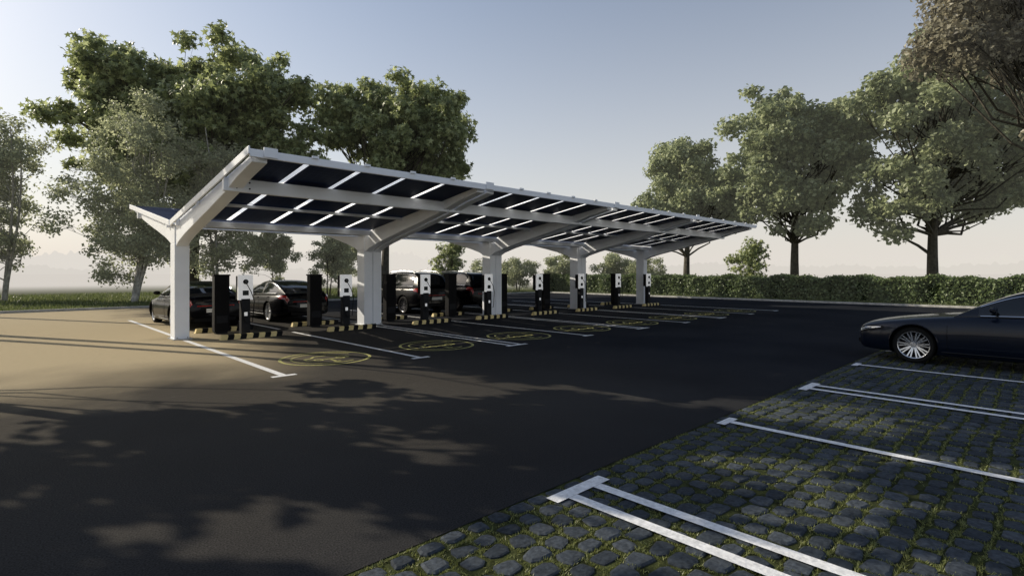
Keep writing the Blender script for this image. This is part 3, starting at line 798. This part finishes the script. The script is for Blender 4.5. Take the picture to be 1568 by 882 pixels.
    t = MB()
    def sx(s, zz):
        w, zl, zt = wid(s), zlow(s), ztop(s); v = (zz - zl) / (zt - zl); return w * float(np.interp(v, SECV[1:], SECU[1:]))
    for sd in (-1, 1):
        lo = [(sd * (gp(s, .02)[0] + .006), Y(s), gp(s, .02)[1] + .01) for s in np.linspace(P['side'][0], P['side'][1], 16)]
        hi = [(sd * (gp(s, .85)[0] + .006), Y(s), gp(s, .85)[1]) for s in np.linspace(P['side'][0], P['side'][1], 24)]
        t.tube(lo, .009, 'chrome', 5); t.tube(hi, .009, 'chrome', 5)
        for sdoor in (P['fo'] + .50, P['bp'], P['bp'] + .95):
            za = zlow(sdoor) + .12; zb = ztop(sdoor) - .04
            t.tube([(sd * (sx(sdoor, q) + .0005), Y(sdoor), q) for q in np.linspace(za, zb, 9)], .004, 'black', 4)
        for sh in (P['bp'] - .28, P['bp'] + .72):
            zz = ztop(sh) - .13; t.tube([(sd * (sx(sh, zz) + .004), Y(sh), zz), (sd * (sx(sh, zz) + .03), Y(sh + .04), zz), (sd * (sx(sh, zz) + .03), Y(sh + .18), zz), (sd * (sx(sh, zz) + .004), Y(sh + .22), zz)], .011, paint, 6)
        s0, s1 = P['fo'] + .42, P['fo'] + P['wb'] - .42
        t.tube([(sd * (sx(s, zlow(s) + .09) + .003), Y(s), zlow(s) + .09) for s in np.linspace(s0, s1, 10)], .012, 'dgrey', 5)
        for s in (P['fo'], P['fo'] + P['wb']):
            pts = []
            for a in np.linspace(math.radians(0), math.radians(180), 17):
                yy = s + math.cos(a) * (P['arch'] + .004); zz = P['wr'] + .01 + math.sin(a) * (P['arch'] + .004)
                pts.append((sd * (sx(yy, zz) + .0), Y(yy), zz))
            t.tube(pts, .010, paint, 5)
        sm = P['side'][0] + .22; zm = ztop(sm) + .09; xm = gp(sm, .1)[0]
        t.tube([(sd * (xm - .02), Y(sm), zm - .06), (sd * (xm + .10), Y(sm - .01), zm - .03)], .018, 'black', 6)
        mv = []
        for k, (dx, r) in enumerate(((.07, .03), (.10, .065), (.16, .075), (.22, .065), (.255, .03))):
            for q in range(10):
                a = 2 * math.pi * q / 10; mv.append((sd * (xm + dx), Y(sm - .02) + r * 1.0 * math.cos(a) * (1.1 if math.cos(a) > 0 else .5), zm + .85 * r * math.sin(a)))
        mfc = [(k * 10 + q, k * 10 + (q + 1) % 10, (k + 1) * 10 + (q + 1) % 10, (k + 1) * 10 + q) for k in range(4) for q in range(10)] + [tuple(range(10)), tuple(range(40, 50))]
        t.add(mv, mfc, paint)
        def patch(sa, sb, fl, fh, key, off=.004, ns=10, nz=4):
            pv_ = []
            for i in range(ns + 1):
                s = sa + (sb - sa) * i / ns; a = fl(i / ns); b_ = fh(i / ns); h = ztop(s) - zlow(s)
                for j in range(nz + 1):
                    zz = zlow(s) + h * (a + (b_ - a) * j / nz); pv_.append((sd * (sx(s, zz) + off), Y(s) + off, zz) if key != 'tail' else (sd * (sx(s, zz) + off), Y(s) - off, zz))
            t.add(pv_, [(i * (nz + 1) + j, (i + 1) * (nz + 1) + j, (i + 1) * (nz + 1) + j + 1, i * (nz + 1) + j + 1) for i in range(ns) for j in range(nz)], key)
        patch(.0, .46, lambda f: .66 + .06 * f, lambda f: .90 - .10 * f ** 2, 'black', .002)
        patch(.012, .42, lambda f: .72 + .05 * f, lambda f: .86 - .07 * f, 'lamp', .006)
        patch(L - .001, L - .36, lambda f: .72 + .05 * f, lambda f: .92 - .02 * f, 'tail', .004)
        for s in (P['fo'], P['fo'] + P['wb']):
            wheel(root, sd * (sx(s, P['wr'] * 2 + .1) - .135), Y(s), P['wr'], sd, rimkey)
        t.box(*(sorted((sd * .35, sd * .62))), Y(0) - .03, Y(0) + .004, zlow(0) + .03, zlow(0) + .11, 'black')
    zl, zt = zlow(0), ztop(0)
    gx = .30
    t.add([(-gx, Y(0) + .006, zt - .01), (gx, Y(0) + .006, zt - .01), (gx * 1.05, Y(0) + .008, zl + .14), (gx * .75, Y(0) + .008, zl + .04), (-gx * .75, Y(0) + .008, zl + .04), (-gx * 1.05, Y(0) + .008, zl + .14)], [(0, 1, 2, 3, 4, 5)], 'black')
    t.tube([(-gx, Y(0) + .012, zt - .01), (gx, Y(0) + .012, zt - .01), (gx * 1.05, Y(0) + .012, zl + .14), (gx * .75, Y(0) + .012, zl + .04), (-gx * .75, Y(0) + .012, zl + .04), (-gx * 1.05, Y(0) + .012, zl + .14), (-gx, Y(0) + .012, zt - .01)], .008, 'chrome', 5)
    for q in range(4): t.tube([(-gx, Y(0) + .012, zt - .05 - q * .045), (gx, Y(0) + .012, zt - .05 - q * .045)], .004, 'chrome', 4)
    t.box(-.26, .26, Y(L) - .02, Y(L) - .004, zlow(L) + .16, zlow(L) + .27, 'plate')
    t.box(-.5, .5, Y(L) - .012, Y(L) - .001, ztop(L) - .10, ztop(L) - .07, 'tail')
    t.box(-.55, .55, Y(L) + .0, Y(L) + .05, zlow(L) - .10, zlow(L) + .02, 'black')
    t.obj('trim', parent=root, smooth=False)
    if P is SUV:
        r = MB()
        for sd in (-1, 1):
            r.tube([(sd * .60, Y(s), zr(s) + (.05 if 2.2 < s < 4.05 else -.01)) for s in (2.1, 2.25, 3.0, 3.9, 4.1)], .016, 'steel', 6)
        r.obj('roof_rails', parent=root)
    return root
car('sedan_car', (13.13, 1.98 + .92 - 4.95 / 2, 0.016), 0.0, SEDAN, 'paint_blue', 'rim')
car('sedan_car', (4.72, 20.0, 0), 0.0, SEDAN, 'paint_black', 'rim')
car('sedan_car', (7.65, 20.4, 0), 0.0, SEDAN, 'paint_black', 'rim')
car('suv_car', (12.95, 20.2, 0), 0.0, SUV, 'paint_black', 'darkrim')
car('suv_car', (15.65, 20.2, 0), 0.0, SUV, 'paint_black', 'darkrim')

# ------------------------------------------------------------------ light, sky, camera
sun = bpy.data.lights.new('sun', 'SUN'); sun.energy = 5.0; sun.angle = math.radians(0.3); sun.color = (1.0, 0.90, 0.73)
so = bpy.data.objects.new('sun', sun); so.rotation_euler = D.to_track_quat('Z', 'Y').to_euler(); so.location = (0, 0, 40); COL.objects.link(so)
w = bpy.data.worlds.new('World'); scene.world = w; w.use_nodes = True; nt = w.node_tree
bg = nt.nodes['Background']
sky = nt.nodes.new('ShaderNodeTexSky'); sky.sky_type = 'NISHITA'; sky.sun_disc = False
sky.sun_elevation = EL; sky.sun_rotation = math.radians(90) - AZ; sky.air_density = 1.0; sky.dust_density = 1.2; sky.ozone_density = 1.2; sky.altitude = 0
S = 0.135
tc = nt.nodes.new('ShaderNodeTexCoord'); sp = nt.nodes.new('ShaderNodeSeparateXYZ'); nt.links.new(tc.outputs['Generated'], sp.inputs['Vector'])
f1 = mth(nt, 'POWER', maprange(nt, sp.outputs['Z'], 0.0, 0.78, 1.0, 0.0, False), 2.15)
f1 = mth(nt, 'ADD', mth(nt, 'MULTIPLY', f1, 0.94), 0.03)
hs = nt.nodes.new('ShaderNodeHueSaturation'); hs.inputs['Saturation'].default_value = 0.93
nt.links.new(sky.outputs['Color'], hs.inputs['Color'])
mx = nt.nodes.new('ShaderNodeMix'); mx.data_type = 'RGBA'; nt.links.new(f1, mx.inputs['Factor'])
nt.links.new(hs.outputs['Color'], mx.inputs['A']); mx.inputs['B'].default_value = (0.79 / S, 0.74 / S, 0.685 / S, 1)
nt.links.new(mx.outputs['Result'], bg.inputs['Color']); bg.inputs['Strength'].default_value = S
scene.view_settings.view_transform = 'Standard'; scene.view_settings.look = 'None'; scene.view_settings.exposure = 0
cam = bpy.data.cameras.new('camera'); cam.sensor_width = 36; cam.lens = 820 / 1568 * 36; cam.shift_y = -24 / 1568
cam.clip_end = 6000; cam.clip_start = 0.05
co = bpy.data.objects.new('camera', cam); co.location = (0, 0, 1.7); co.rotation_euler = (math.radians(90), 0, math.radians(-44)); COL.objects.link(co)
scene.camera = co
